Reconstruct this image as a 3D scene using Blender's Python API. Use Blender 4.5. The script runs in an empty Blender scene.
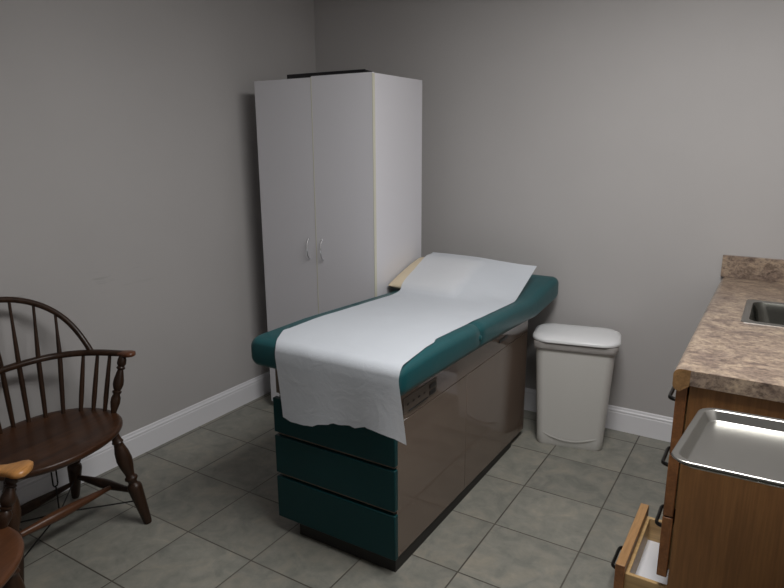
import bpy, bmesh, math, random
from mathutils import Vector, Matrix, noise
PI = math.pi
SC = bpy.context.scene
COL = SC.collection

# ------------------------------------------------------------------ camera
def set_camera():
    f, pitch, yaw, roll = 630.69, 0.2392, -0.5557, -0.0053
    fw = Vector((math.sin(yaw)*math.cos(pitch), math.cos(yaw)*math.cos(pitch), -math.sin(pitch)))
    r = Vector((math.cos(yaw), -math.sin(yaw), 0))
    u = r.cross(fw)
    c, s = math.cos(roll), math.sin(roll)
    X = c*r + s*u; Y = -s*r + c*u; Z = -fw
    cam = bpy.data.cameras.new('camera'); o = bpy.data.objects.new('camera', cam); COL.objects.link(o)
    m = Matrix((X, Y, Z)).transposed().to_4x4(); m.translation = Vector((2.6154, -1.8431, 1.5526))
    o.matrix_world = m
    cam.sensor_width = 36; cam.lens = f/784*36; cam.clip_start = 0.02
    SC.camera = o
set_camera()

# ------------------------------------------------------------------ light and exposure
SC.view_settings.view_transform = 'Standard'
SC.view_settings.look = 'None'
SC.view_settings.gamma = 1
SC.view_settings.use_curve_mapping = False
SC.view_settings.exposure = 0.0
w = bpy.data.worlds.new('world'); SC.world = w; w.use_nodes = True
w.node_tree.nodes['Background'].inputs[0].default_value = (0.5, 0.5, 0.5, 1)
w.node_tree.nodes['Background'].inputs[1].default_value = 0.05
LIGHT_C = (2.28, -0.24); LIGHT_S = (0.60, 1.20); CEIL = 2.55
LIGHT_W = 38.0
def area(name, loc, rot, sx, sy, power, col):
    l = bpy.data.lights.new(name, 'AREA'); l.shape = 'RECTANGLE'; l.size = sx; l.size_y = sy
    l.energy = power; l.color = col
    o = bpy.data.objects.new(name, l); COL.objects.link(o); o.location = loc; o.rotation_euler = rot
    return o
area('lamp_light', (LIGHT_C[0], LIGHT_C[1], CEIL-0.05), (0, 0, 0), LIGHT_S[0], LIGHT_S[1], LIGHT_W, (1.0, 0.985, 0.975))

# ------------------------------------------------------------------ materials
def mat(name, col, rough=0.5, metal=0.0, **kw):
    m = bpy.data.materials.new(name); m.use_nodes = True
    b = m.node_tree.nodes['Principled BSDF']
    b.inputs['Base Color'].default_value = (*col, 1); b.inputs['Roughness'].default_value = rough
    b.inputs['Metallic'].default_value = metal
    for k, v in kw.items(): b.inputs[k].default_value = v
    return m
def nt(m): return m.node_tree, m.node_tree.nodes['Principled BSDF']
def ramp(t, stops, interp='LINEAR'):
    r = t.nodes.new('ShaderNodeValToRGB'); r.color_ramp.interpolation = interp
    e = r.color_ramp.elements
    while len(e) < len(stops): e.new(0.5)
    for el, (p, c) in zip(e, stops): el.position = p; el.color = (*c, 1)
    return r
def coords(t, scale=(1, 1, 1), kind='Object', rot=(0, 0, 0)):
    tc = t.nodes.new('ShaderNodeTexCoord'); mp = t.nodes.new('ShaderNodeMapping')
    mp.inputs['Scale'].default_value = scale; mp.inputs['Rotation'].default_value = rot
    t.links.new(tc.outputs[kind], mp.inputs['Vector']); return mp.outputs['Vector']
def noise_tex(t, vec, scale, detail=4, rough=0.5, dist=0.0):
    n = t.nodes.new('ShaderNodeTexNoise'); n.inputs['Scale'].default_value = scale
    n.inputs['Detail'].default_value = detail; n.inputs['Roughness'].default_value = rough
    n.inputs['Distortion'].default_value = dist
    t.links.new(vec, n.inputs['Vector']); return n
def bump(t, b, height, strength, dist):
    n = t.nodes.new('ShaderNodeBump'); n.inputs['Strength'].default_value = strength
    n.inputs['Distance'].default_value = dist
    t.links.new(height, n.inputs['Height']); t.links.new(n.outputs['Normal'], b.inputs['Normal'])
def mixc(t, fac, a, b_, mode='MIX'):
    n = t.nodes.new('ShaderNodeMix'); n.data_type = 'RGBA'; n.blend_type = mode
    for sock, v in ((n.inputs[0], fac), (n.inputs[6], a), (n.inputs[7], b_)):
        if hasattr(v, 'links'): t.links.new(v, sock)
        elif isinstance(v, (int, float)): sock.default_value = v
        else: sock.default_value = (*v, 1)
    return n.outputs[2]
def wood(name, dark, light, axis='Z', scale=9, rough=0.4, stretch=0.08, coat=0.0):
    m = mat(name, light, rough); t, b = nt(m)
    s = {'X': (stretch, 1, 1), 'Y': (1, stretch, 1), 'Z': (1, 1, stretch)}[axis]
    v = coords(t, s)
    n1 = noise_tex(t, v, scale, 5, 0.6, 1.2); n2 = noise_tex(t, v, scale*9, 3, 0.6)
    r1 = ramp(t, [(0.3, dark), (0.7, light)]); t.links.new(n1.outputs['Fac'], r1.inputs[0])
    r2 = ramp(t, [(0.35, (0.72, 0.72, 0.72)), (0.65, (1, 1, 1))]); t.links.new(n2.outputs['Fac'], r2.inputs[0])
    c = mixc(t, 0.8, r1.outputs[0], r2.outputs[0], 'MULTIPLY')
    t.links.new(c, b.inputs['Base Color'])
    b.inputs['Coat Weight'].default_value = coat; b.inputs['Coat Roughness'].default_value = 0.15
    bump(t, b, n2.outputs['Fac'], 0.08, 0.002)
    return m

# wall paint
def wall_paint(name, col, scuff=False):
    m = mat(name, col, 0.75); t, b = nt(m)
    v = coords(t)
    n = noise_tex(t, v, 160, 3); bump(t, b, n.outputs['Fac'], 0.12, 0.002)
    n2 = noise_tex(t, v, 1.3, 3)
    r = ramp(t, [(0.3, tuple(c*0.96 for c in col)), (0.7, tuple(min(1, c*1.03) for c in col))])
    t.links.new(n2.outputs['Fac'], r.inputs[0]); out = r.outputs[0]
    if scuff:                     # grey rub marks about chair-back height
        vs = coords(t, (1, 2.2, 26))
        n3 = noise_tex(t, vs, 2.2, 4, 0.6); r3 = ramp(t, [(0.60, (0, 0, 0)), (0.70, (1, 1, 1))])
        t.links.new(n3.outputs['Fac'], r3.inputs[0])
        sx = t.nodes.new('ShaderNodeSeparateXYZ'); tc = t.nodes.new('ShaderNodeTexCoord')
        t.links.new(tc.outputs['Object'], sx.inputs[0])
        def band(sock, c0, h):
            a = t.nodes.new('ShaderNodeMath'); a.operation = 'SUBTRACT'; t.links.new(sock, a.inputs[0]); a.inputs[1].default_value = c0
            q = t.nodes.new('ShaderNodeMath'); q.operation = 'ABSOLUTE'; t.links.new(a.outputs[0], q.inputs[0])
            d = t.nodes.new('ShaderNodeMapRange'); t.links.new(q.outputs[0], d.inputs[0])
            d.inputs[1].default_value = 0; d.inputs[2].default_value = h; d.inputs[3].default_value = 1; d.inputs[4].default_value = 0
            return d.outputs[0]
        mu = t.nodes.new('ShaderNodeMath'); mu.operation = 'MULTIPLY'
        t.links.new(band(sx.outputs[2], 0.93, 0.09), mu.inputs[0]); t.links.new(band(sx.outputs[1], -0.25, 0.6), mu.inputs[1])
        m2 = t.nodes.new('ShaderNodeMath'); m2.operation = 'MULTIPLY'
        t.links.new(mu.outputs[0], m2.inputs[0]); t.links.new(r3.outputs[0], m2.inputs[1])
        out = mixc(t, m2.outputs[0], out, tuple(c*0.72 for c in col))
    t.links.new(out, b.inputs['Base Color'])
    return m
WALL = (0.46, 0.446, 0.440)
M = {}
M['wall'] = wall_paint('wall_paint', WALL)
M['wall_scuff'] = wall_paint('wall_paint_scuffed', WALL, True)
M['ceiling'] = mat('ceiling_paint', (0.6, 0.59, 0.57), 0.9)
M['trim'] = mat('trim_paint', (0.80, 0.80, 0.83), 0.35)

def floor_mat():
    m = mat('floor_tile', (0.2, 0.2, 0.18), 0.45); t, b = nt(m)
    v = coords(t)
    br = t.nodes.new('ShaderNodeTexBrick'); t.links.new(v, br.inputs['Vector'])
    br.offset = 0.0; br.squash = 1.0; T = 0.35
    br.inputs['Scale'].default_value = 1.0; br.inputs['Brick Width'].default_value = T
    br.inputs['Row Height'].default_value = T; br.inputs['Mortar Size'].default_value = 0.0032
    br.inputs['Mortar Smooth'].default_value = 0.2; br.inputs['Bias'].default_value = 0
    br.inputs['Color1'].default_value = (0, 0, 0, 1); br.inputs['Color2'].default_value = (1, 1, 1, 1)
    # per tile shift so that each tile has a pattern of its own
    vm = t.nodes.new('ShaderNodeVectorMath'); vm.operation = 'SCALE'; t.links.new(v, vm.inputs[0]); vm.inputs['Scale'].default_value = 1/T
    fl = t.nodes.new('ShaderNodeVectorMath'); fl.operation = 'FLOOR'; t.links.new(vm.outputs[0], fl.inputs[0])
    wn = t.nodes.new('ShaderNodeTexWhiteNoise'); t.links.new(fl.outputs[0], wn.inputs['Vector'])
    ad = t.nodes.new('ShaderNodeVectorMath'); ad.operation = 'MULTIPLY_ADD'
    t.links.new(wn.outputs['Color'], ad.inputs[0]); ad.inputs[1].default_value = (9, 9, 9); t.links.new(v, ad.inputs[2])
    n1 = noise_tex(t, ad.outputs[0], 9, 6, 0.65, 0.8); n2 = noise_tex(t, ad.outputs[0], 22, 5, 0.65, 0.3)
    r1 = ramp(t, [(0.30, (0.190, 0.192, 0.168)), (0.5, (0.255, 0.249, 0.216)), (0.70, (0.318, 0.292, 0.240))])
    t.links.new(n1.outputs['Fac'], r1.inputs[0])
    r2 = ramp(t, [(0.3, (0.78, 0.8, 0.8)), (0.7, (1.0, 1.0, 1.0))]); t.links.new(n2.outputs['Fac'], r2.inputs[0])
    c = mixc(t, 1.0, r1.outputs[0], r2.outputs[0], 'MULTIPLY')
    mr = t.nodes.new('ShaderNodeMapRange'); t.links.new(wn.outputs['Value'], mr.inputs[0]); mr.inputs[3].default_value = 0.9; mr.inputs[4].default_value = 1.08
    cc = t.nodes.new('ShaderNodeVectorMath'); cc.operation = 'SCALE'; t.links.new(c, cc.inputs[0]); t.links.new(mr.outputs[0], cc.inputs['Scale'])
    # grout, darker in some joints than in others
    ng = noise_tex(t, v, 2.5, 3); rg = ramp(t, [(0.35, (0.045, 0.038, 0.03)), (0.65, (0.10, 0.09, 0.075))]); t.links.new(ng.outputs['Fac'], rg.inputs[0])
    out = mixc(t, br.outputs['Fac'], cc.outputs[0], rg.outputs[0])
    t.links.new(out, b.inputs['Base Color'])
    rr = t.nodes.new('ShaderNodeMapRange'); t.links.new(n2.outputs['Fac'], rr.inputs[0]); rr.inputs[3].default_value = 0.38; rr.inputs[4].default_value = 0.6
    t.links.new(rr.outputs[0], b.inputs['Roughness'])
    h = t.nodes.new('ShaderNodeMath'); h.operation = 'MULTIPLY_ADD'; t.links.new(br.outputs['Fac'], h.inputs[0]); h.inputs[1].default_value = -1.0
    sc = t.nodes.new('ShaderNodeMath'); sc.operation = 'MULTIPLY'; t.links.new(n2.outputs['Fac'], sc.inputs[0]); sc.inputs[1].default_value = 0.35
    t.links.new(sc.outputs[0], h.inputs[2]); bump(t, b, h.outputs[0], 0.4, 0.0025)
    return m
M['floor'] = floor_mat()

def laminate():
    m = mat('counter_laminate', (0.3, 0.24, 0.19), 0.3); t, b = nt(m)
    v = coords(t)
    vs = coords(t, (1, 1.6, 1.6))
    n1 = noise_tex(t, vs, 9, 6, 0.7, 0.8); n2 = noise_tex(t, v, 65, 6, 0.75, 0.4); n3 = noise_tex(t, vs, 26, 5, 0.7, 1.0)
    r1 = ramp(t, [(0.34, (0.19, 0.14, 0.115)), (0.5, (0.35, 0.27, 0.205)), (0.66, (0.48, 0.38, 0.275))]); t.links.new(n1.outputs['Fac'], r1.inputs[0])
    r3 = ramp(t, [(0.38, (0.40, 0.36, 0.36)), (0.56, (1, 1, 1))]); t.links.new(n3.outputs['Fac'], r3.inputs[0])
    r2 = ramp(t, [(0.36, (0.45, 0.42, 0.42)), (0.5, (1, 1, 1)), (0.66, (1.25, 1.2, 1.12))]); t.links.new(n2.outputs['Fac'], r2.inputs[0])
    c = mixc(t, 0.75, r1.outputs[0], r3.outputs[0], 'MULTIPLY'); c = mixc(t, 0.85, c, r2.outputs[0], 'MULTIPLY')
    t.links.new(c, b.inputs['Base Color']); return m
M['laminate'] = laminate()
M['oak'] = wood('oak_veneer', (0.225, 0.10, 0.032), (0.31, 0.145, 0.048), 'Z', 16, 0.4, 0.05)
M['oak_front'] = wood('oak_drawer_front', (0.20, 0.075, 0.024), (0.32, 0.135, 0.045), 'Y', 12, 0.4, 0.1)
M['oak_edge'] = wood('oak_pale_edge', (0.36, 0.19, 0.075), (0.52, 0.30, 0.13), 'Y', 14, 0.4, 0.1)
M['maple'] = wood('drawer_box_wood', (0.46, 0.29, 0.12), (0.62, 0.42, 0.2), 'X', 8, 0.45, 0.1)
M['particle'] = wood('counter_end_wood', (0.24, 0.13, 0.05), (0.4, 0.22, 0.085), 'Y', 26, 0.6, 0.6)
M['white_board'] = mat('white_drawer_bottom', (0.78, 0.79, 0.82), 0.4)
M['black_metal'] = mat('dark_handle_metal', (0.012, 0.011, 0.010), 0.35, 0.6)
M['steel'] = mat('stainless_steel', (0.38, 0.375, 0.355), 0.33, 1.0)
M['steel_shaded'] = mat('shaded_steel', (0.15, 0.15, 0.135), 0.25, 1.0)  # steel darkened so the sink basin's shade and dark reflections sit in its colour
M['chrome'] = mat('chrome', (0.72, 0.73, 0.75), 0.12, 1.0)
M['white_lam'] = mat('white_melamine', (0.66, 0.655, 0.69), 0.4)
M['cream_edge'] = mat('cream_edge_band', (0.60, 0.59, 0.49), 0.45)
M['black_board'] = mat('black_board', (0.006, 0.006, 0.008), 0.4)
M['beige_lam'] = mat('glossy_taupe_laminate', (0.135, 0.098, 0.076), 0.04, **{'Specular IOR Level': 0.85})
M['beige_front'] = mat('taupe_panel', (0.16, 0.125, 0.10), 0.3)
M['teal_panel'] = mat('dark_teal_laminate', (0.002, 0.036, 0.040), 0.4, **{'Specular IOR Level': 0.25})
M['toe'] = mat('black_toe_kick', (0.012, 0.011, 0.010), 0.6)
M['dark_gap'] = mat('dark_recess', (0.06, 0.045, 0.035), 0.5)
M['outlet'] = mat('outlet_plate', (0.10, 0.08, 0.065), 0.4)
M['black'] = mat('black_plastic', (0.01, 0.01, 0.01), 0.4)
def vinyl():
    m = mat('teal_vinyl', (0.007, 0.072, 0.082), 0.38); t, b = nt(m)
    n = noise_tex(t, coords(t), 5, 3); bump(t, b, n.outputs['Fac'], 0.25, 0.01)
    b.inputs['Specular IOR Level'].default_value = 0.5; return m
M['vinyl'] = vinyl()
def paper():
    m = mat('exam_paper', (0.76, 0.80, 0.86), 0.8); t, b = nt(m)
    tr = t.nodes.new('ShaderNodeBsdfTranslucent'); tr.inputs[0].default_value = (0.8, 0.8, 0.84, 1)
    tp = t.nodes.new('ShaderNodeBsdfTransparent')
    mx = t.nodes.new('ShaderNodeMixShader'); mx.inputs[0].default_value = 0.22
    m2 = t.nodes.new('ShaderNodeMixShader'); m2.inputs[0].default_value = 0.10
    out = t.nodes['Material Output']
    t.links.new(b.outputs[0], mx.inputs[1]); t.links.new(tr.outputs[0], mx.inputs[2])
    t.links.new(mx.outputs[0], m2.inputs[1]); t.links.new(tp.outputs[0], m2.inputs[2]); t.links.new(m2.outputs[0], out.inputs['Surface'])
    v = coords(t); n = noise_tex(t, v, 11, 6, 0.62, 1.2); bump(t, b, n.outputs['Fac'], 0.28, 0.01)
    return m
M['paper'] = paper()
M['pillow'] = mat('cream_pillow_vinyl', (0.66, 0.56, 0.40), 0.5)
M['bin'] = mat('bin_plastic', (0.58, 0.575, 0.55), 0.38)
M['lid'] = mat('bin_lid_plastic', (0.72, 0.73, 0.74), 0.3)
def liner():
    m = mat('liner_plastic', (0.42, 0.40, 0.385), 0.22); t, b = nt(m)
    tp = t.nodes.new('ShaderNodeBsdfTransparent'); mx = t.nodes.new('ShaderNodeMixShader'); mx.inputs[0].default_value = 0.35
    out = t.nodes['Material Output']; t.links.new(b.outputs[0], mx.inputs[1]); t.links.new(tp.outputs[0], mx.inputs[2]); t.links.new(mx.outputs[0], out.inputs['Surface'])
    n = noise_tex(t, coords(t, (1, 1, 3)), 22, 3); bump(t, b, n.outputs['Fac'], 0.6, 0.008); return m
M['liner'] = liner()
def chair_wood(name, dark, light, rough):
    m = wood(name, dark, light, 'Z', 10, rough, 0.15, 0.1); return m
M['chair'] = chair_wood('dark_chair_wood', (0.020, 0.010, 0.006), (0.055, 0.026, 0.013), 0.38)
M['chair_seat'] = wood('chair_seat_wood', (0.030, 0.012, 0.006), (0.085, 0.034, 0.014), 'Y', 9, 0.36, 0.12, 0.15)
M['chair_worn'] = wood('worn_chair_wood', (0.075, 0.028, 0.012), (0.15, 0.06, 0.026), 'Y', 12, 0.38, 0.1, 0.2)
M['hand_worn'] = wood('worn_golden_hand_rest', (0.48, 0.21, 0.055), (0.66, 0.32, 0.10), 'Y', 14, 0.35, 0.1, 0.3)
M['hand_dark'] = wood('worn_brown_hand_rest', (0.09, 0.03, 0.013), (0.17, 0.06, 0.024), 'X', 14, 0.35, 0.1, 0.3)
for k in ('chair', 'chair_seat', 'chair_worn'): M[k].node_tree.nodes['Principled BSDF'].inputs['Specular IOR Level'].default_value = 0.3
M['wire'] = mat('black_wire', (0.008, 0.007, 0.007), 0.45, 0.4)
def emis():
    m = mat('lamp_diffuser', (0.9, 0.9, 0.88), 0.5); t, b = nt(m)
    b.inputs['Emission Color'].default_value = (1, 0.97, 0.92, 1); b.inputs['Emission Strength'].default_value = 2.0; return m
M['diffuser'] = emis()

# ------------------------------------------------------------------ mesh helpers
def obj(name, bm, m, parent=None, smooth=True, bevel=0.0, seg=2, auto=35, solid=0.0):
    bmesh.ops.remove_doubles(bm, verts=bm.verts, dist=1e-6)
    bmesh.ops.recalc_face_normals(bm, faces=bm.faces)
    me = bpy.data.meshes.new(name); bm.to_mesh(me); bm.free()
    ms = m if isinstance(m, (list, tuple)) else [m]
    for x in ms: me.materials.append(x)
    o = bpy.data.objects.new(name, me); COL.objects.link(o)
    if parent: o.parent = parent
    if smooth:
        for p in me.polygons: p.use_smooth = True
        me.set_sharp_from_angle(angle=math.radians(auto))
    if solid:
        s = o.modifiers.new('solid', 'SOLIDIFY'); s.thickness = solid; s.offset = 0
    if bevel:
        b = o.modifiers.new('bevel', 'BEVEL'); b.width = bevel; b.segments = seg; b.limit_method = 'ANGLE'; b.angle_limit = math.radians(40)
        b.harden_normals = False
    return o
def box(bm, x0, x1, y0, y1, z0, z1, mi=0):
    vs = [bm.verts.new((x, y, z)) for x in (x0, x1) for y in (y0, y1) for z in (z0, z1)]
    for q in ((0, 1, 3, 2), (4, 6, 7, 5), (0, 4, 5, 1), (2, 3, 7, 6), (0, 2, 6, 4), (1, 5, 7, 3)):
        bm.faces.new([vs[i] for i in q]).material_index = mi
def boxo(name, b, m, parent=None, bevel=0.0, **k):
    bm = bmesh.new(); box(bm, *b); return obj(name, bm, m, parent, bevel=bevel, **k)
def thing(name, label, cat, loc=(0, 0, 0), rotz=0, group=None):
    o = bpy.data.objects.new(name, None); COL.objects.link(o); o.location = loc; o.rotation_euler = (0, 0, rotz)
    o.empty_display_size = 0.1
    o['label'] = label; o['category'] = cat
    if group: o['group'] = group
    return o
def tag(o, label, cat, group=None):
    o['label'] = label; o['category'] = cat
    if group: o['group'] = group
    return o
def struct(name, bm, m, **k):
    o = obj(name, bm, m, **k); o['kind'] = 'structure'; return o
def bridge(bm, a, b, closed=True, mi=0):
    n = len(a)
    for i in range(n if closed else n-1):
        j = (i+1) % n
        f = bm.faces.new((a[i], a[j], b[j], b[i])); f.material_index = mi
def frame_for(d):
    d = d.normalized(); up = Vector((0, 0, 1)) if abs(d.z) < 0.9 else Vector((1, 0, 0))
    s = d.cross(up).normalized(); return s, s.cross(d).normalized()
def lathe(bm, p0, p1, prof, n=14, mi=0):
    """prof: (t, radius) from p0 to p1"""
    p0 = Vector(p0); p1 = Vector(p1); d = p1-p0; s, u = frame_for(d); prev = None
    for k, (t, r) in enumerate(prof):
        c = p0+d*t
        ring = [bm.verts.new(c+(s*math.cos(2*PI*i/n)+u*math.sin(2*PI*i/n))*max(r, 1e-4)) for i in range(n)]
        if prev: bridge(bm, prev, ring, mi=mi)
        else: bm.faces.new(ring).material_index = mi
        prev = ring
    bm.faces.new(prev).material_index = mi
def catmull(pts, per=8):
    P = [Vector(p) for p in pts]; P = [2*P[0]-P[1]]+P+[2*P[-1]-P[-2]]; out = []
    for i in range(1, len(P)-2):
        for k in range(per):
            t = k/per; a, b, c, d = P[i-1:i+3]
            out.append(0.5*((2*b)+(c-a)*t+(2*a-5*b+4*c-d)*t*t+(3*b-a-3*c+d)*t**3))
    out.append(P[-2]); return out
def sweep(bm, path, rx, ry=None, n=10, closed=False, up=Vector((0, 0, 1)), sq=1.0, mi=0):
    """tube along path; rx sideways half width, ry half height (numbers or lists); sq<1 squares the section"""
    N = len(path); path = [Vector(p) for p in path]; ry = rx if ry is None else ry
    g = lambda a, i: a[i] if isinstance(a, (list, tuple)) else a
    rings = []
    for i, p in enumerate(path):
        if closed: d = path[(i+1) % N]-path[(i-1) % N]
        else: d = path[min(i+1, N-1)]-path[max(i-1, 0)]
        d.normalize(); s = d.cross(up)
        if s.length < 1e-3: s = d.cross(Vector((1, 0, 0)))
        s.normalize(); u = s.cross(d).normalized(); ring = []
        for k in range(n):
            a = 2*PI*(k+0.5)/n; c, q = math.cos(a), math.sin(a)
            c = math.copysign(abs(c)**sq, c); q = math.copysign(abs(q)**sq, q)
            ring.append(bm.verts.new(p+s*c*g(rx, i)+u*q*g(ry, i)))
        if rings: bridge(bm, rings[-1], ring, mi=mi)
        rings.append(ring)
    if closed: bridge(bm, rings[-1], rings[0], mi=mi)
    else: bm.faces.new(rings[0]).material_index = mi; bm.faces.new(rings[-1]).material_index = mi
def rrect(x0, x1, y0, y1, r, n=6):
    pts = []
    for cx, cy, a0 in ((x1-r, y1-r, 0), (x0+r, y1-r, PI/2), (x0+r, y0+r, PI), (x1-r, y0+r, 1.5*PI)):
        for k in range(n+1):
            a = a0+PI/2*k/n; pts.append((cx+r*math.cos(a), cy+r*math.sin(a)))
    return pts
def lerp_table(tab, v):
    if v <= tab[0][0]: return tab[0][1]
    for (a, x), (b, y) in zip(tab, tab[1:]):
        if v <= b: return x+(y-x)*(v-a)/(b-a)
    return tab[-1][1]

# ------------------------------------------------------------------ room shell
XL, XR, YB, YF = -0.036, 3.06, 1.52, -2.75
bm = bmesh.new(); box(bm, XL-0.1, XR+0.1, YF-0.1, YB+0.1, -0.1, 0); struct('floor', bm, M['floor'])
bm = bmesh.new(); box(bm, XL-0.1, XR+0.1, YF-0.1, YB+0.1, CEIL, CEIL+0.1); struct('ceiling', bm, M['ceiling'])
bm = bmesh.new(); box(bm, XL-0.1, XL, YF-0.1, YB+0.1, 0, CEIL); struct('wall_left', bm, M['wall_scuff'])
bm = bmesh.new(); box(bm, XL, XR, YB, YB+0.1, 0, CEIL); struct('wall_back', bm, M['wall'])
bm = bmesh.new(); box(bm, XR, XR+0.1, YF-0.1, YB+0.1, 0, CEIL); struct('wall_right', bm, M['wall'])
bm = bmesh.new(); box(bm, XL, XR, YF-0.1, YF, 0, CEIL); struct('wall_front', bm, M['wall'])
BP = [(0, 0), (0.015, 0), (0.015, 0.100), (0.0125, 0.104), (0.0125, 0.109), (0.0145, 0.111), (0.0135, 0.116), (0.009, 0.121), (0.0075, 0.126), (0.0075, 0.130), (0.004, 0.135), (0, 0.135)]
def board(name, a, b, inward):
    bm = bmesh.new(); a = Vector((*a, 0)); b = Vector((*b, 0)); i = Vector((*inward, 0))
    A = [bm.verts.new(a+i*d*0.75+Vector((0, 0, z))) for d, z in BP]; B = [bm.verts.new(b+i*d*0.75+Vector((0, 0, z))) for d, z in BP]
    bridge(bm, A, B); bm.faces.new(A); bm.faces.new(B); struct(name, bm, M['trim'], auto=20)
board('baseboard_left', (XL, YF), (XL, YB), (1, 0))
board('baseboard_back', (XL+0.015, YB), (2.425, YB), (0, -1))
board('baseboard_front', (XL+0.015, YF), (XR, YF), (0, 1))

# ceiling lamp (above the frame)
t = thing('ceiling_light', 'rectangular white ceiling light panel above the treatment table', 'light', (LIGHT_C[0], LIGHT_C[1], CEIL))
bm = bmesh.new(); hx, hy = LIGHT_S[0]/2+0.03, LIGHT_S[1]/2+0.03
for b in ((-hx, hx, -hy, -hy+0.03), (-hx, hx, hy-0.03, hy), (-hx, -hx+0.03, -hy+0.03, hy-0.03), (hx-0.03, hx, -hy+0.03, hy-0.03)): box(bm, *b, -0.035, 0)
obj('lamp_frame', bm, M['trim'], t)
boxo('lamp_diffuser', (-hx+0.03, hx-0.03, -hy+0.03, hy-0.03, -0.03, -0.001), M['diffuser'], t)

# ------------------------------------------------------------------ wardrobe
WX, WY, WYAW, WW, WD, WH = 0.888, 0.775, 0.0138, 0.748, 0.495, 1.864
t = thing('wardrobe', 'tall white two-door wardrobe cabinet standing in the room corner', 'wardrobe', (WX, WY, 0), WYAW)
bm = bmesh.new(); th = 0.018
box(bm, -WW, -WW+th, 0.020, WD, 0, WH); box(bm, -th, 0, 0.020, WD, 0, WH-0.0)
box(bm, -WW+th, -th, 0.020, WD, WH-th-0.004, WH-0.004); box(bm, -WW+th, -th, 0.020, WD, 0.05, 0.05+th)
box(bm, -WW+th, -th, WD-0.006, WD, 0.07, WH-th-0.004); box(bm, -WW+th, -th, 0.05, 0.065, 0, 0.05)
for z in (0.55, 1.0, 1.42): box(bm, -WW+th, -th, 0.03, WD-0.006, z, z+th)
obj('carcass', bm, M['white_lam'], t, bevel=0.0008, seg=1)
def edge_band(x, w_, p, y=-0.0012):
    boxo('edge_band', (x, x+w_, y, 0.0195, 0.042, WH-0.002), M['cream_edge'], p)['label'] = 'thin cream edge strip'
for k, (x0, x1, dz) in enumerate(((-WW+0.001, -WW*0.491-0.0012, -0.004), (-WW*0.491+0.0012, -0.001, 0.002))):
    d = boxo('door', (x0, x1, 0.0, 0.018, 0.04, WH+dz), M['white_lam'], t, bevel=0.001, seg=1)
    if k == 0: edge_band(x1-0.0012, 0.0025, d)
    else: edge_band(x0-0.0013, 0.0025, d); edge_band(x1-0.0018, 0.003, d)
    bm = bmesh.new(); hx = (-0.412, -0.322)[k]
    path = catmull([(hx, 0.002, 0.935), (hx, -0.008, 0.937), (hx, -0.020, 0.955), (hx, -0.026, 0.99), (hx, -0.020, 1.025), (hx, -0.008, 1.043), (hx, 0.002, 1.045)], 6)
    sweep(bm, path, 0.0032, 0.0026, n=8, up=Vector((1, 0, 0)))
    obj('handle', bm, M['chrome'], d)['label'] = 'curved chrome handle'
bm = bmesh.new()
box(bm, -0.545, -0.06, 0.028, 0.10, WH+0.0002, WH+0.016); box(bm, -0.545, -0.06, 0.028, 0.034, WH+0.016, WH+0.021)
o = obj('black_board', bm, M['black_board'], bevel=0.002); o.location = (WX, WY, 0); o.rotation_euler = (0, 0, WYAW)
tag(o, 'thin black board lying flat on top of the white wardrobe', 'board')

# ------------------------------------------------------------------ exam table
t = thing('exam_table', 'teal and taupe medical exam table with cushioned top and front drawers', 'exam table', (1.295, 0.53, 0))
TX, TY = 1.295, 0.53
def L(x0, x1, y0, y1, z0, z1): return (x0-TX, x1-TX, y0-TY, y1-TY, z0, z1)
X0, X1, Y0, Y1 = 1.022, 1.560, -0.118, 1.19
def prism_yz(bm, x0, x1, poly):
    A = [bm.verts.new((x0-TX, y-TY, z)) for y, z in poly]; B = [bm.verts.new((x1-TX, y-TY, z)) for y, z in poly]
    bridge(bm, A, B); bm.faces.new(A); bm.faces.new(B)
bm = bmesh.new(); prism_yz(bm, X0+0.012, X1-0.012, [(Y0+0.004, 0.058), (Y1-0.004, 0.058), (Y1-0.004, 0.664), (0.5, 0.683), (Y0+0.004, 0.705)])
obj('body', bm, M['dark_gap'], t)['label'] = 'dark inner body'
boxo('toe_kick', L(X0+0.080, X1-0.004, -0.122, Y1-0.165, 0.0, 0.059), M['toe'], t)['label'] = 'black recessed base'
for x in (X1-0.012, X0-0.0):                   # side panels: an apron above, two doors below
    a, b_ = (x, x+0.012)
    bm = bmesh.new(); prism_yz(bm, a, b_, [(Y0, 0.5885), (Y1, 0.5885), (Y1, 0.664), (0.5, 0.683), (Y0, 0.705)])
    obj('side_apron', bm, M['beige_lam'], t, bevel=0.001, seg=1)
    for ya, yb, za, zb in ((Y0, 0.4545, 0.058, 0.049), (0.4565, Y1, 0.049, 0.036)):
        bm = bmesh.new(); prism_yz(bm, a, b_, [(ya, za), (yb, zb), (yb, 0.586), (ya, 0.586)])
        obj('side_panel', bm, M['beige_lam'], t, bevel=0.001, seg=1)
boxo('rear_panel', L(X0+0.012, X1-0.012, Y1-0.004, Y1+0.004, 0.04, 0.66), M['beige_lam'], t)
# front: taupe pull-out step panel above three teal drawers
boxo('step_panel', L(X0-0.003, X1-0.004, -0.132, -0.114, 0.600, 0.700), M['beige_front'], t, bevel=0.002)
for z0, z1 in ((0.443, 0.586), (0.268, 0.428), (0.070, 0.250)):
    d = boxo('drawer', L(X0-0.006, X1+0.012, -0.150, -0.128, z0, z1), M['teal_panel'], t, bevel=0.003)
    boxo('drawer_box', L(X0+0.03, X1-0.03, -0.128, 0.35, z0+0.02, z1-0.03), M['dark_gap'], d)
for z in (0.432, 0.256):                        # metal strips in the gaps
    boxo('drawer_rail', L(X0+0.004, X1+0.002, -0.138, -0.113, z-0.001, z+0.009), M['beige_front'], t, bevel=0.001, seg=1)
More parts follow.
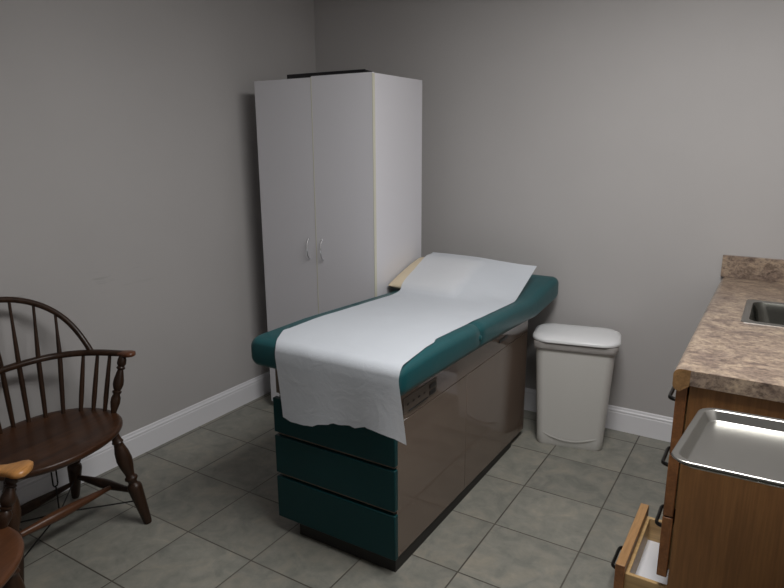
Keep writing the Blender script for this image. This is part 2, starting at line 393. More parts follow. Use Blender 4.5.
# outlet plate and slot on the right apron
pl = boxo('outlet_plate', L(X1, X1+0.003, -0.075, 0.175, 0.612, 0.672), M['outlet'], t, bevel=0.001, seg=1)
bm = bmesh.new()
for y in (0.115, ):
    for z in (0.652, 0.626): box(bm, *L(X1+0.003, X1+0.006, y, y+0.045, z-0.008, z+0.009))
for y in (-0.05, -0.01, 0.03, 0.07): box(bm, *L(X1+0.003, X1+0.0045, y, y+0.012, 0.638, 0.646))
box(bm, *L(X1+0.003, X1+0.006, -0.04, 0.10, 0.6125, 0.617))
obj('socket', bm, M['black'], pl, bevel=0.001, seg=1)['label'] = 'black power sockets'
boxo('slot', L(X1, X1+0.003, 0.80, 0.90, 0.630, 0.645), M['black'], t)['label'] = 'black slot'

# cushion: loft of rounded sections along Y
CT = [(-0.18, 0.822), (-0.10, 0.824), (0.15, 0.824), (0.47, 0.810), (0.80, 0.795), (1.06, 0.784), (1.14, 0.789), (1.30, 0.816), (1.47, 0.838)]
CB = [(-0.18, 0.704), (-0.10, 0.706), (0.47, 0.694), (1.0, 0.676), (1.16, 0.672), (1.30, 0.690), (1.47, 0.712)]
def cushion_top(y): return lerp_table(CT, y)
CX0, CX1 = 0.922, 1.606
def cushion():
    bm = bmesh.new(); prev = None
    ys = [-0.172, -0.169, -0.160, -0.146, -0.128, -0.10, 0.0, 0.15, 0.3, 0.42, 0.462, 0.474, 0.486, 0.53, 0.65, 0.8, 0.95, 1.04, 1.08, 1.12, 1.16, 1.24, 1.32, 1.40, 1.432, 1.450, 1.462, 1.467]
    for y in ys:
        q = min(1, (y+0.172)/0.045); e0 = 1-math.sqrt(max(0, 1-(1-q)**2)); q = min(1, (1.467-y)/0.035); e1 = 1-math.sqrt(max(0, 1-(1-q)**2))
        e = 0.027*e0+0.030*e1; pinch = 0.004 if abs(y-0.474) < 0.005 else 0
        zt = cushion_top(y)-e*0.9-pinch; zb = lerp_table(CB, y)+e*0.9
        x0 = CX0+e+pinch; x1 = CX1+0.026*max(0, (y-0.9)/0.57)-e-pinch
        r = max(0.012, 0.034*(1-0.4*e0))
        r = min(r, (zt-zb)/2-0.001)
        ring = []
        for i, (x, z) in enumerate(rrect(x0, x1, zb, zt, r, 6)):
            bulge = 0.003*math.sin(PI*(z-zb)/(zt-zb))
            ring.append(bm.verts.new((x-TX+(bulge if x > 1.2 else -bulge), y-TY, z)))
        if prev: bridge(bm, prev, ring)
        else: bm.faces.new(ring)
        prev = ring
    bm.faces.new(prev)
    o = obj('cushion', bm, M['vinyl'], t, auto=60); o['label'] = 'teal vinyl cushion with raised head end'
    return o
cu = cushion()
for x, s in ((CX1, 1), (CX0, -1)):
    bm = bmesh.new(); lathe(bm, (x-TX-s*0.003, 0.474-TY, 0.752), (x-TX+s*0.006, 0.474-TY, 0.752), [(0, 0.013), (0.5, 0.013), (0.85, 0.009), (1, 0.002)], 12)
    obj('button', bm, M['vinyl'], cu)

# pillow leaning on the raised head end
PC, PA, PB, PT, PH = (1.087, 1.045, 0.862), 0.190, 0.182, 0.27, 0.028      # centre, half sizes, tilt, crown
def pillow():
    bm = bmesh.new(); N = 24; top = {}; bot = {}
    for i in range(N+1):
        for j in range(N+1):
            u, v = math.sin(PI/2*(-1+2*i/N)), math.sin(PI/2*(-1+2*j/N))
            q = math.sqrt(max(0, (1-u**4)*(1-v**4)))
            x, y = PA*u*(1-0.03*v*v), PB*v*(1-0.03*u*u)
            top[i, j] = bm.verts.new((x, y, PH*q)); bot[i, j] = top[i, j] if q < 1e-3 else bm.verts.new((x, y, -0.078*max(0, (1-u*u)*(1-v*v))**0.6))
    for i in range(N):
        for j in range(N):
            bm.faces.new((top[i, j], top[i+1, j], top[i+1, j+1], top[i, j+1]))
            f = [bot[i, j], bot[i, j+1], bot[i+1, j+1], bot[i+1, j]]
            if len(set(f)) == 4: bm.faces.new(f)
    return obj('pillow', bm, M['pillow'], auto=60)
o = pillow(); o.location = PC; o.rotation_euler = (PT, 0.0, 0.0)
tag(o, 'small cream pillow under the paper at the head of the exam table', 'pillow')

# exam paper: runs from the head down the cushion and hangs over the front with a torn edge
def pillow_top(x, y):
    u = (x-PC[0])/(PA*1.08); v = (y-PC[1])/(PB*math.cos(PT)*1.10)
    if abs(u) >= 1 or abs(v) >= 1: return 0
    return PC[2]+(y-PC[1])*math.tan(PT)+PH*math.sqrt((1-u**4)*(1-v**4))/math.cos(PT)
def exam_paper():
    bm = bmesh.new()
    path = []   # (Y, z) along the sheet
    rear = [(1.29, 0.931), (1.20, 0.921), (1.10, 0.908), (1.0, 0.877), (0.93, 0.846), (0.88, 0.820), (0.83, 0.805), (0.76, 0.8005)]
    for k in rear: path.append(k)
    y = 0.70
    while y > -0.11: path.append((y, cushion_top(y)+0.0035)); y -= 0.04
    R = 0.045; cy, cz = -0.136, 0.7835
    for k in range(0, 7): a = PI/2*k/6; path.append((cy-R*math.sin(a)-0.001, cz+R*math.cos(a)))
    P = catmull([(0, a, b) for a, b in path], 3)
    left = [(-0.178, 1.070), (-0.05, 0.998), (0.2, 0.995), (0.7, 0.995), (0.84, 0.995), (1.0, 0.985), (1.3, 0.945)]
    right = [(-0.178, 1.608), (-0.08, 1.594), (0.05, 1.580), (0.12, 1.578), (0.16, 1.562), (0.7, 1.560), (0.9, 1.562), (1.3, 1.558)]
    torn = [(1.06, 0.548), (1.08, 0.546), (1.14, 0.531), (1.20, 0.533), (1.25, 0.540), (1.27, 0.552), (1.32, 0.562), (1.335, 0.573), (1.36, 0.569), (1.40, 0.578), (1.43, 0.574), (1.47, 0.590), (1.50, 0.589), (1.56, 0.585), (1.60, 0.582), (1.65, 0.568)]
    NU = 48; rows = []
    random.seed(3)
    for p in P:
        x0, x1 = lerp_table(left, p.y), lerp_table(right, p.y); row = []
        for i in range(NU+1):
            u = i/NU; x = x0+(x1-x0)*u; z = p.z; yy = p.y
            if p.y > 0.78:                       # pillow lies under the left half; the right half dips a little
                s = min(1, (p.y-0.78)/0.25); m_ = min(1, max(0, (x-1.18)/0.34)); m_ = m_*m_*(3-2*m_)
                zr = max(cushion_top(p.y)+0.004, 0.797+0.116*(p.y-1.0)/0.29)
                z = z+(zr-z)*m_+s*0.002*math.sin(9*x+4*p.y)*(1-m_)
                z = max(z, pillow_top(x, p.y)+0.007)
            else:
                z += 0.0012*max(0, noise.noise(Vector((x*9, yy*7, 0))))*3
            row.append(bm.verts.new((x, yy, z)))
        rows.append(row)
    ND = 14; y0 = P[-1].y; z0 = P[-1].z
    for k in range(1, ND+1):
        row = []; s = k/ND
        for i in range(NU+1):
            u = i/NU
            xt = 1.070+(1.608-1.070)*u; xb = 1.102+(1.645-1.102)*u
            x = xt+(xb-xt)*s
            zb = lerp_table(torn, x)+0.002*noise.noise(Vector((x*60, 0, 0)))
            z = z0+(zb-z0)*s
            yy = y0-0.002-0.006*s*(0.6+0.8*noise.noise(Vector((x*6, z*4, 2))))-0.010*s*s*math.sin(5*u+0.4)**2
            row.append(bm.verts.new((x, yy, z)))
        rows.append(row)
    for a, b in zip(rows, rows[1:]): bridge(bm, a, b, closed=False)
    o = obj('exam_paper', bm, M['paper'], auto=80)
    return tag(o, 'white exam table paper sheet draped along the teal cushion, torn at front', 'paper')
exam_paper()

# ------------------------------------------------------------------ windsor chairs
def leg_prof(kind):
    if kind == 'leg':
        return [(0, 0.012), (0.06, 0.0135), (0.10, 0.016), (0.115, 0.019), (0.13, 0.015), (0.16, 0.017), (0.22, 0.0225), (0.30, 0.0255), (0.37, 0.0225), (0.44, 0.0165), (0.475, 0.0145), (0.49, 0.0205), (0.51, 0.0215), (0.53, 0.015), (0.555, 0.0145), (0.575, 0.0225), (0.60, 0.0245), (0.64, 0.0235), (0.75, 0.0205), (0.90, 0.0165), (0.97, 0.0145), (1, 0.0125)]
    if kind == 'post':
        return [(0, 0.011), (0.08, 0.014), (0.18, 0.0195), (0.27, 0.019), (0.33, 0.0135), (0.36, 0.018), (0.385, 0.0185), (0.40, 0.013), (0.43, 0.017), (0.50, 0.0215), (0.58, 0.0205), (0.70, 0.0145), (0.755, 0.0115), (0.775, 0.0175), (0.795, 0.0175), (0.815, 0.013), (0.86, 0.0185), (0.93, 0.0175), (1, 0.012)]
    if kind == 'stretch':
        return [(0, 0.0085), (0.12, 0.0115), (0.3, 0.0165), (0.42, 0.0205), (0.5, 0.0215), (0.58, 0.0205), (0.7, 0.0165), (0.88, 0.0115), (1, 0.0085)]
    return [(0, 0.008), (0.25, 0.0102), (0.5, 0.0097), (0.8, 0.008), (1, 0.0065)]
SEAT_Z = 0.452
def make_chair(name, label, hand, ZR=0.688, aw=1.0, hw=1.0, splay=0, skew=0.0):
    t = thing(name, label, 'chair')
    # seat: shield shape with a shallow saddle
    bm = bmesh.new(); n = 48
    def outl(a, f):
        c, s = math.cos(a), math.sin(a)
        rx = 0.226 if c > 0 else 0.238; e = 0.9
        return ((-0.012+rx*math.copysign(abs(c)**(0.94 if c > 0 else 0.95), c)*f, 0.288*math.copysign(abs(s)**e, s)*f))
    rings = []
    for f, z in ((0.08, -0.010), (0.3, -0.0095), (0.55, -0.0075), (0.75, -0.003), (0.88, 0), (0.955, 0), (0.985, -0.002), (1.0, -0.008), (1.0, -0.016), (0.985, -0.024), (0.94, -0.032), (0.85, -0.036), (0.3, -0.036), (0.05, -0.036)):
        ring = []
        for k in range(n):
            a = 2*PI*k/n; x, y = outl(a, f); zz = z
            if z > -0.011 and f < 0.86: zz += 0.004*math.exp(-(y/0.03)**2)*max(0, math.cos(a))*min(1, f*1.5)
            ring.append(bm.verts.new((x*math.cos(skew)-y*math.sin(skew), x*math.sin(skew)+y*math.cos(skew), SEAT_Z+zz)))
        if rings: bridge(bm, rings[-1], ring)
        rings.append(ring)
    bm.faces.new(rings[0]); bm.faces.new(rings[-1])
    obj('seat', bm, M['chair_seat' if splay == 1 else 'chair_worn'], t, auto=50)
    feet = {}; sock = {}
    for sx, tx_, fx in ((1, 0.115, 0.200), (-1, -0.125, -0.248)):
        for s in (1, -1):
            a = Vector((tx_, s*0.190, SEAT_Z-0.032)); b = Vector((fx, s*0.238, 0.002)); feet[sx, s] = b; sock[sx, s] = a
            if splay == 2 and (sx, s) == (1, 1): b.x -= 0.08; b.y -= 0.06
            if splay == 1 and (sx, s) == (1, -1): b.x -= 0.060; b.y -= 0.050; a.x -= 0.040; a.y -= 0.030
            bm = bmesh.new(); lathe(bm, a, b, [(p, q*1.22) for p, q in leg_prof('leg')], 16); obj('leg', bm, M['chair'], t, auto=60)
    at = lambda sx, s, f: sock[sx, s].lerp(feet[sx, s], f)
    mids = {}
    for s in (1, -1):
        a, b = at(1, s, 0.655), at(-1, s, 0.72); mids[s] = a.lerp(b, 0.36)
        bm = bmesh.new(); lathe(bm, a, b, leg_prof('stretch'), 12); obj('stretcher', bm, M['chair'], t, auto=60)
    bm = bmesh.new(); lathe(bm, mids[1], mids[-1], leg_prof('stretch'), 12); obj('stretcher', bm, M['chair_worn'], t, auto=60)['label'] = 'worn reddish cross stretcher'
    bm = bmesh.new(); lathe(bm, at(-1, 1, 0.80), at(-1, -1, 0.80), leg_prof('stretch'), 12); obj('stretcher', bm, M['chair'], t, auto=60)
    # arm rail
    half = [(-0.238, 0.0), (-0.230, 0.11), (-0.203, 0.195), (-0.150, 0.262), (-0.075, 0.310), (0.0, 0.336), (0.030, 0.345)]
    full = [(x, -y) for x, y in reversed(half[1:])]+half
    pth = catmull([(x, y*aw, ZR) for x, y in full], 8)
    bm = bmesh.new(); sweep(bm, pth, 0.0155, 0.0125, n=12, sq=0.75); rail = obj('arm_rail', bm, M['chair'], t, auto=50)
    for s in (1, -1):
        hl = ((-0.10, 0.297), (-0.05, 0.320), (-0.01, 0.333)) if hw > 1.2 else ()
        hp = [Vector((x, s*y*aw, ZR+(0.004 if hl else 0))) for x, y in hl+((0.010, 0.339), (0.03, 0.345), (0.045, 0.350), (0.06, 0.355), (0.074, 0.360), (0.080, 0.362))]
        bm = bmesh.new(); sweep(bm, hp, [0.017, 0.018, 0.021][:len(hl)]+[q*hw for q in (0.0145, 0.019, 0.025, 0.027, 0.021, 0.010)], [0.013]*len(hl)+[q*(hw**0.3) for q in (0.0105, 0.012, 0.0125, 0.0125, 0.011, 0.007)], n=14, sq=0.8)
        obj('hand_rest', bm, M[hand], rail, auto=60)['label'] = 'worn lighter hand rest'
        bm = bmesh.new(); lathe(bm, (0.028, s*0.268, SEAT_Z-0.004), (0.035, s*0.340*aw, ZR-0.006), leg_prof('post'), 16); obj('arm_post', bm, M['chair'], t, auto=60)
    # bow and spindles
    def bow_pt(a): return Vector((-0.105-0.165*math.sin(a)**0.8, 0.303*math.cos(a)*(1+0.03*math.sin(2*a)**2), ZR+0.272*math.sin(a)**0.95))
    bp = [bow_pt(PI*k/36) for k in range(37)]
    for e in (0, -1): bp[e] = Vector((-0.104, bp[e].y, ZR-0.006))
    bm = bmesh.new(); sweep(bm, bp, 0.012, 0.012, n=12, up=Vector((-0.9, 0, 0.3)), sq=0.9); obj('bow', bm, M['chair'], t, auto=60)
    base = [(-0.222, 0.0), (-0.212, 0.058), (-0.192, 0.118), (-0.160, 0.175)]
    railp = [(-0.238, 0.0), (-0.236, 0.068), (-0.222, 0.142), (-0.190, 0.215)]
    ang = [PI/2, 1.29, 0.99, 0.69]
    for (bx, by), (rx, ry), a in zip(base, railp, ang):
        for s in ((1,) if by == 0 else (1, -1)):
            tp = bow_pt(a); A = Vector((bx, s*by, SEAT_Z-0.006)); Bm = Vector((rx, s*ry*aw, ZR)); T = Vector((tp.x, s*tp.y, tp.z-0.004))
            bm = bmesh.new(); n_ = 17; P = [A.lerp(Bm, k/8) for k in range(8)]+[Bm.lerp(T, k/8) for k in range(9)]
            sweep(bm, P, [0.0082+0.0028*math.sin(PI*min(1, k/13))-0.0025*k/16 for k in range(17)], n=8, up=Vector((1, 0, 0)))
            obj('spindle', bm, M['chair'], t, auto=60)
    for (bx, by), (rx, ry) in (((-0.113, 0.221), (-0.128, 0.279)), ((-0.070, 0.248), (-0.078, 0.309)), ((-0.020, 0.264), (-0.028, 0.329))):
        for s in (1, -1):
            bm = bmesh.new(); lathe(bm, (bx, s*by, SEAT_Z-0.006), (rx, s*ry*aw, ZR-0.002), leg_prof('spindle'), 8); obj('spindle', bm, M['chair'], t, auto=60)
    # wire brace under the seat: rod with turnbuckle and four stays
    bm = bmesh.new(); hub = Vector((-0.01, 0.0, 0.125)); topp = Vector((-0.01, 0.0, SEAT_Z-0.034))
    lathe(bm, topp, topp-Vector((0, 0, 0.11)), [(0, 0.004), (1, 0.004)], 8)
    loop = [topp+Vector((0, y, z)) for y, z in ((-0.006, -0.10), (0.006, -0.10), (0.010, -0.11), (0.010, -0.165), (0.006, -0.175), (-0.006, -0.175), (-0.010, -0.165), (-0.010, -0.11))]
    sweep(bm, loop, 0.003, n=6, closed=True, up=Vector((1, 0, 0)))
    lathe(bm, topp-Vector((0, 0, 0.175)), hub, [(0, 0.003), (1, 0.003)], 8); lathe(bm, hub-Vector((0, 0, 0.005)), hub+Vector((0, 0, 0.005)), [(0, 0.012), (1, 0.012)], 10)
    for sx in (1, -1):
        for s in (1, -1): lathe(bm, hub, at(sx, s, 0.75), [(0, 0.003), (1, 0.003)], 6)
    obj('wire_brace', bm, M['wire'], t)['label'] = 'black wire brace with turnbuckle'
    return t
c1 = make_chair('windsor_chair', 'dark brown spindle-back wooden armchair standing by the left wall', 'hand_dark', splay=1, skew=0.09)
c1.location = (0.330, -0.650, 0); c1.rotation_euler = (0, 0, 0.095)
c2 = make_chair('windsor_chair', 'wooden armchair cut off at lower left corner, its hand rest worn golden', 'hand_worn', ZR=0.600, aw=0.96, hw=1.8, splay=2)
c2.location = (0.8375, -1.3166, 0); c2.rotation_euler = (0, 0, 0.35)
for c in bpy.data.objects:
    if c.get('category') == 'chair': c['group'] = 'wooden armchairs'

# ------------------------------------------------------------------ waste bin
BIN = (1.787, 1.290, 0); BR = math.radians(12)
t = thing('trash_bin', 'white plastic trash bin with flat lid standing against the back wall', 'trash bin', BIN, BR)
def bin_ring(bm, w_, d_, z, r, front=0.012, n=8):
    ring = []
    for x, y in rrect(-w_/2, w_/2, -d_/2, d_/2, r, n):
        bow = front*(1-(2*x/w_)**2) if y < 0 else 0
        ring.append(bm.verts.new((x, y-bow, z)))
    return ring
bm = bmesh.new(); R = []
for w_, d_, z, r in ((0.325, 0.220, 0.0, 0.035), (0.333, 0.228, 0.010, 0.035), (0.336, 0.230, 0.055, 0.036), (0.362, 0.245, 0.30, 0.040), (0.390, 0.254, 0.550, 0.045), (0.400, 0.262, 0.554, 0.048), (0.400, 0.262, 0.562, 0.048), (0.386, 0.248, 0.562, 0.045), (0.355, 0.238, 0.30, 0.036), (0.325, 0.215, 0.012, 0.03)):
    q = bin_ring(bm, w_, d_, z, r)
    if R: bridge(bm, R[-1], q)
    R.append(q)
bm.faces.new(R[0]); bm.faces.new(R[-1])
body = obj('bin_body', bm, M['bin'], t, auto=40)
# curved foot ridge on the front
bm = bmesh.new(); pth = [(x, -0.130-0.0118*(1-(2*x/0.35)**2)+ (0.008 if abs(x) > 0.125 else 0), 0.070-0.030*(1-(x/0.14)**2)) for x in [(-0.135+0.27*k/16) for k in range(17)]]
pth = [(x, -0.1150-0.012*(1-(2*x/0.336)**2)-0.0006, z) for x, y, z in pth]
sweep(bm, pth, 0.0035, 0.0012, n=6, up=Vector((0, 1, 0))); obj('foot_ridge', bm, M['bin'], body)
bm = bmesh.new(); R = []
for w_, d_, z, r, fr in ((0.400, 0.262, 0.5635, 0.06, 0.016), (0.422, 0.274, 0.564, 0.075, 0.018), (0.430, 0.280, 0.568, 0.08, 0.018), (0.430, 0.280, 0.576, 0.08, 0.018), (0.422, 0.272, 0.583, 0.078, 0.017), (0.385, 0.240, 0.592, 0.07, 0.014), (0.30, 0.17, 0.597, 0.05, 0.01), (0.12, 0.07, 0.599, 0.02, 0.003), (0.02, 0.012, 0.5995, 0.004, 0)):
    q = bin_ring(bm, w_, d_, z, r, fr)
    if R: bridge(bm, R[-1], q)
    R.append(q)
bm.faces.new(R[0]); bm.faces.new(R[-1])
obj('bin_lid', bm, M['lid'], t, auto=35)['label'] = 'white bin lid'
# liner folded over the rim
bm = bmesh.new(); R = []
for k, (ex, z) in enumerate(((-0.022, 0.43), (-0.018, 0.5626), (0.004, 0.5628), (0.008, 0.557), (0.005, 0.545), (0.010, 0.532), (0.003, 0.519))):
    q = []
    for i, (x, y) in enumerate(rrect(-(0.400+ex)/2, (0.400+ex)/2, -(0.262+ex)/2, (0.262+ex)/2, 0.048, 14)):
        bow = 0.012*(1-(2*x/0.400)**2) if y < 0 else 0
        nn = noise.noise(Vector((x*30, y*30, z*25)))*0.005 if k > 2 else 0
        dz = 0.012*noise.noise(Vector((x*13, y*13, 5))) if k > 4 else 0
        v = Vector((x, y-bow, z+dz)); v.x += math.copysign(nn, x); v.y += math.copysign(nn, y); q.append(bm.verts.new(v))
    if R: bridge(bm, R[-1], q)
    R.append(q)
o = obj('bin_liner', bm, M['liner'], auto=80, solid=0.0006); o.location = BIN; o.rotation_euler = (0, 0, BR)
tag(o, 'grey translucent plastic bag folded over the rim of the trash bin', 'trash bag')

# ------------------------------------------------------------------ cabinets and counter
FX = 2.410      # outer face of the drawer fronts
def pull(bm, y, z, w_=0.13):
    pts = [(FX+0.002, y-w_/2, z), (FX-0.016, y-w_/2, z), (FX-0.028, y-w_/2+0.006, z), (FX-0.033, y-w_/2+0.018, z), (FX-0.033, y, z), (FX-0.033, y+w_/2-0.018, z), (FX-0.028, y+w_/2-0.006, z), (FX-0.016, y+w_/2, z), (FX+0.002, y+w_/2, z)]
    sweep(bm, catmull(pts, 4), 0.0058, 0.0070, n=8)
t = thing('drawer_cabinet', 'brown wooden drawer cabinet under the near end of the counter', 'cabinet', (2.74, 0.27, 0))
K = Vector((-2.74, -0.27, 0))
def KB(x0, x1, y0, y1, z0, z1): return (x0+K.x, x1+K.x, y0+K.y, y1+K.y, z0, z1)
bm = bmesh.new()
box(bm, *KB(2.445, 3.045, 0.060, 0.078, 0.0, 0.870)); box(bm, *KB(2.445, 3.045, 0.462, 0.480, 0.09, 0.870))
box(bm, *KB(2.51, 3.045, 0.078, 0.462, 0.09, 0.105)); box(bm, *KB(3.035, 3.045, 0.078, 0.462, 0.105, 0.870)); box(bm, *KB(2.52, 2.535, 0.078, 0.48, 0, 0.09))
for z in (0.856, 0.628, 0.421, 0.205): box(bm, *KB(2.445, 2.47, 0.078, 0.462, z-0.008, z+0.012))
obj('cabinet_body', bm, M['oak'], t, bevel=0.001, seg=1)
def closed(z0, z1, zh):
    b = KB(FX, 2.440, 0.062, 0.478, z0, z1)
    d = boxo('drawer', b, M['oak_front'], t, bevel=0.003)
    boxo('drawer_box', KB(2.440, 2.90, 0.085, 0.455, z0+0.02, z1-0.04), M['maple'], d)
    bm = bmesh.new(); pull(bm, 0.265, zh)
    for v in bm.verts: v.co += K
    obj('handle', bm, M['black_metal'], d)['label'] = 'dark metal pull'
for z0, z1, zh in ((0.633, 0.858, 0.755), (0.425, 0.629, 0.527), (0.213, 0.421, 0.305)): closed(z0, z1, zh)
# the open bottom drawer, pulled out
DX = -0.124
bm = bmesh.new(); z0, z1 = 0.062, 0.168
x0, x1 = 2.440+DX-0.002, 2.86+DX
for b in ((x0, x1, 0.080, 0.093), (x0, x1, 0.449, 0.462), (x0, x0+0.013, 0.093, 0.449), (x1-0.013, x1, 0.093, 0.449)): box(bm, *KB(*b, z0, z1))
d = obj('drawer', bm, M['maple'], t, bevel=0.0015, seg=1); d['label'] = 'open bottom drawer of pale wood'
boxo('drawer_bottom', KB(x0+0.013, x1-0.013, 0.093, 0.449, 0.070, 0.078), M['white_board'], d)['label'] = 'white drawer bottom'
bm = bmesh.new(); box(bm, *KB(FX+DX, 2.440+DX, 0.062, 0.478, 0.035, 0.205))
fr = obj('drawer_front', bm, [M['oak_front'], M['oak_edge']], d, bevel=0.002)
for p in fr.data.polygons:
    if p.normal.z > 0.9: p.material_index = 1
bm = bmesh.new(); pull(bm, 0.25, 0.102)
for v in bm.verts: v.co += K+Vector((DX, 0, 0))
obj('handle', bm, M['black_metal'], d)['label'] = 'dark metal pull'

t = thing('sink_cabinet', 'brown wooden cabinet under the sink, between drawer cabinet and back wall', 'cabinet', (2.74, 0.99, 0))
K = Vector((-2.74, -0.99, 0))
bm = bmesh.new()
box(bm, *KB(2.445, 3.045, 0.482, 0.498, 0.0, 0.870)); box(bm, *KB(2.445, 3.045, 1.485, 1.50, 0.0, 0.870))
box(bm, *KB(2.51, 3.045, 0.498, 1.485, 0.09, 0.105)); box(bm, *KB(3.035, 3.045, 0.498, 1.485, 0.105, 0.870)); box(bm, *KB(2.52, 2.535, 0.498, 1.485, 0, 0.09))
obj('cabinet_body', bm, M['oak'], t, bevel=0.001, seg=1)
for ya, yb, yh in ((0.488, 0.988, 0.93), (0.992, 1.49, 1.05)):
    d = boxo('door', KB(FX, 2.440, ya, yb, 0.10, 0.848), M['oak_front'], t, bevel=0.003)
    bm = bmesh.new(); pull(bm, yh, 0.78, 0.08)
    for v in bm.verts: v.co += K
    obj('handle', bm, M['black_metal'], d)['label'] = 'dark metal pull'

# countertop with a cut-out for the sink, rolled nose and backsplash
ZC = 0.910
CXA, CXB, CYA, CYB = 2.400, XR-0.002, 0.045, YB-0.001
SX0, SX1, SY0, SY1 = 2.550, 2.950, 0.695, 1.030      # hole
bm = bmesh.new()
xs = [2.445, SX0, SX1, CXB]; ys = [CYA, SY0, SY1, CYB]
g = {}
for a, x in enumerate(xs):
    for b, y in enumerate(ys):
        for c, z in enumerate((ZC-0.038, ZC)): g[a, b, c] = bm.verts.new((x, y, z))
for a in range(3):
    for b in range(3):
        if (a, b) == (1, 1): continue
        for c in (0, 1): bm.faces.new((g[a, b, c], g[a+1, b, c], g[a+1, b+1, c], g[a, b+1, c]))
for a in range(3):
    for b in (0, 3): bm.faces.new((g[a, b, 0], g[a+1, b, 0], g[a+1, b, 1], g[a, b, 1]))
for b in range(3):
    for a in (0, 3): bm.faces.new((g[a, b, 0], g[a, b+1, 0], g[a, b+1, 1], g[a, b, 1]))
for a, b, a2, b2 in ((1, 1, 2, 1), (1, 2, 2, 2), (1, 1, 1, 2), (2, 1, 2, 2)): bm.faces.new((g[a, b, 0], g[a2, b2, 0], g[a2, b2, 1], g[a, b, 1]))
ct = obj('countertop', bm, M['laminate'], smooth=False)
tag(ct, 'mottled brown laminate countertop with a rolled front edge along the right wall', 'countertop')
# rolled nose along X = 2.400
bm = bmesh.new()
prof = [(2.445, ZC)]+[(2.420-0.020*math.sin(a), ZC-0.020+0.020*math.cos(a)) for a in [PI/2*k/10 for k in range(11)]]+[(2.420-0.020*math.sin(a), ZC-0.028-0.020+0.020*math.cos(a)) for a in [PI/2+PI/2*k/5 for k in range(6)]]+[(2.445, ZC-0.048), (2.445, ZC-0.038)]
A = [bm.verts.new((x, CYA, z)) for x, z in prof]; B = [bm.verts.new((x, CYB, z)) for x, z in prof]
n = len(A)
for i in range(n): bm.faces.new((A[i], A[(i+1) % n], B[(i+1) % n], B[i]))
f = bm.faces.new(A); f.material_index = 1; bm.faces.new(B)
obj('front_edge', bm, [M['laminate'], M['particle']], ct, smooth=False)['label'] = 'rolled front edge with a bare wooden end'
# end strip a little deeper than the slab
boxo('end_strip', (2.447, CXB, CYA-0.0015, CYA+0.012, ZC-0.046, ZC-0.0005), M['laminate'], ct)
boxo('backsplash', (2.394, CXB, YB-0.021, YB-0.001, ZC, ZC+0.103), M['laminate'], ct, bevel=0.0015)

# sink
t = thing('sink', 'small rectangular stainless steel sink set into the brown countertop', 'sink', ((SX0+SX1)/2, (SY0+SY1)/2, ZC))
cx, cy = (SX0+SX1)/2, (SY0+SY1)/2
def loopv(bm, x0, x1, y0, y1, r, z): return [bm.verts.new((x-cx, y-cy, z)) for x, y in rrect(x0, x1, y0, y1, r, 6)]
bm = bmesh.new(); o_ = 0.020
rs = [(-o_, 0.012, 0.0), (-o_+0.001, 0.012, 0.0035), (-o_+0.006, 0.012, 0.005), (-0.004, 0.02, 0.0035), (0.004, 0.035, 0.002)]
R = []
for e, r, z in rs:
    q = loopv(bm, SX0+e, SX1-e, SY0+e, SY1-e, r, z)
    if R: bridge(bm, R[-1], q)
    R.append(q)
rim = obj('sink_rim', bm, M['steel'], t, auto=50)
bm = bmesh.new(); R = []
for e, r, z in ((0.004, 0.035, 0.002), (0.008, 0.04, -0.006), (0.014, 0.045, -0.03), (0.028, 0.06, -0.115), (0.040, 0.06, -0.140), (0.075, 0.05, -0.150), (0.150, 0.03, -0.153)):
    q = loopv(bm, SX0+e, SX1-e, SY0+e, SY1-e, r, z)
    if R: bridge(bm, R[-1], q)
    R.append(q)
bm.faces.new(R[-1]); obj('basin', bm, M['steel_shaded'], t, auto=60)
bm = bmesh.new(); lathe(bm, (0, 0, -0.1525), (0, 0, -0.149), [(0, 0.045), (0.6, 0.045), (1, 0.038)], 20); obj('drain', bm, M['chrome'], t)

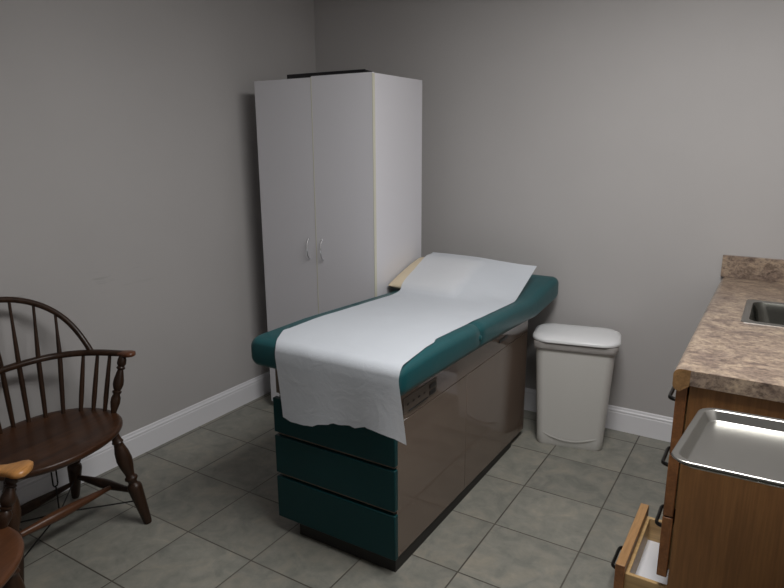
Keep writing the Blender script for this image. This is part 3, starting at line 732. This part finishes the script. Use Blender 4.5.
# ------------------------------------------------------------------ instrument tray on its stand
TW, TD = 0.50, 0.355
def tray_matrix():
    cz, sz = math.cos(-0.0836), math.sin(-0.0836)
    Rz = Matrix(((cz, -sz, 0), (sz, cz, 0), (0, 0, 1)))
    ty = -0.06; Ry = Matrix(((math.cos(ty), 0, math.sin(ty)), (0, 1, 0), (-math.sin(ty), 0, math.cos(ty))))
    m = (Rz@Ry).to_4x4(); m.translation = Vector((2.4605, -0.434, 0.860)); return m
TM = tray_matrix()
bm = bmesh.new(); R = []
for e, r, z in ((0.0025, 0.040, -0.004), (0.0, 0.042, -0.0025), (0.001, 0.042, 0.0), (0.003, 0.040, 0.0008), (0.0145, 0.031, 0.0006), (0.0165, 0.029, -0.001), (0.027, 0.024, -0.0225), (0.0295, 0.022, -0.0242), (0.040, 0.020, -0.0245), (0.10, 0.010, -0.0245)):
    q = [bm.verts.new((x, y, z)) for x, y in rrect(e, TW-e, e, TD-e, r, 8)]
    if R: bridge(bm, R[-1], q)
    R.append(q)
bm.faces.new(R[-1])
o = obj('instrument_tray', bm, M['steel'], auto=22, solid=0.0012); o.matrix_world = TM
tag(o, 'empty stainless steel instrument tray in front of the drawer cabinet', 'tray')
t = thing('tray_stand', 'metal stand holding up the stainless steel instrument tray', 'stand', (2.98, -0.27, 0))
KT = Vector((-2.98, 0.27, 0))
bm = bmesh.new(); pth = [TM@Vector((x, y, -0.0085))+KT for x, y in rrect(0.0105, TW-0.0105, 0.0105, TD-0.0105, 0.034, 6)]
sweep(bm, pth, 0.004, n=8, closed=True); obj('ring_frame', bm, M['steel_shaded'], t)
bm = bmesh.new(); a = TM@Vector((TW-0.0105, TD/2, -0.0085))+KT
sweep(bm, [a, a+Vector((0.02, 0, -0.01)), Vector((a.x+0.03, a.y, 0.80)), Vector((a.x+0.03, a.y, 0.03))], 0.008, n=10, up=Vector((0, 1, 0))); obj('pole', bm, M['chrome'], t)
bm = bmesh.new(); px, py = a.x+0.03, a.y
sweep(bm, catmull([(px-0.42, py-0.20, 0.02), (px-0.05, py-0.20, 0.02), (px, py-0.15, 0.02), (px, py+0.15, 0.02), (px-0.05, py+0.20, 0.02), (px-0.36, py+0.20, 0.02)], 6), 0.012, n=8); obj('base', bm, M['chrome'], t)
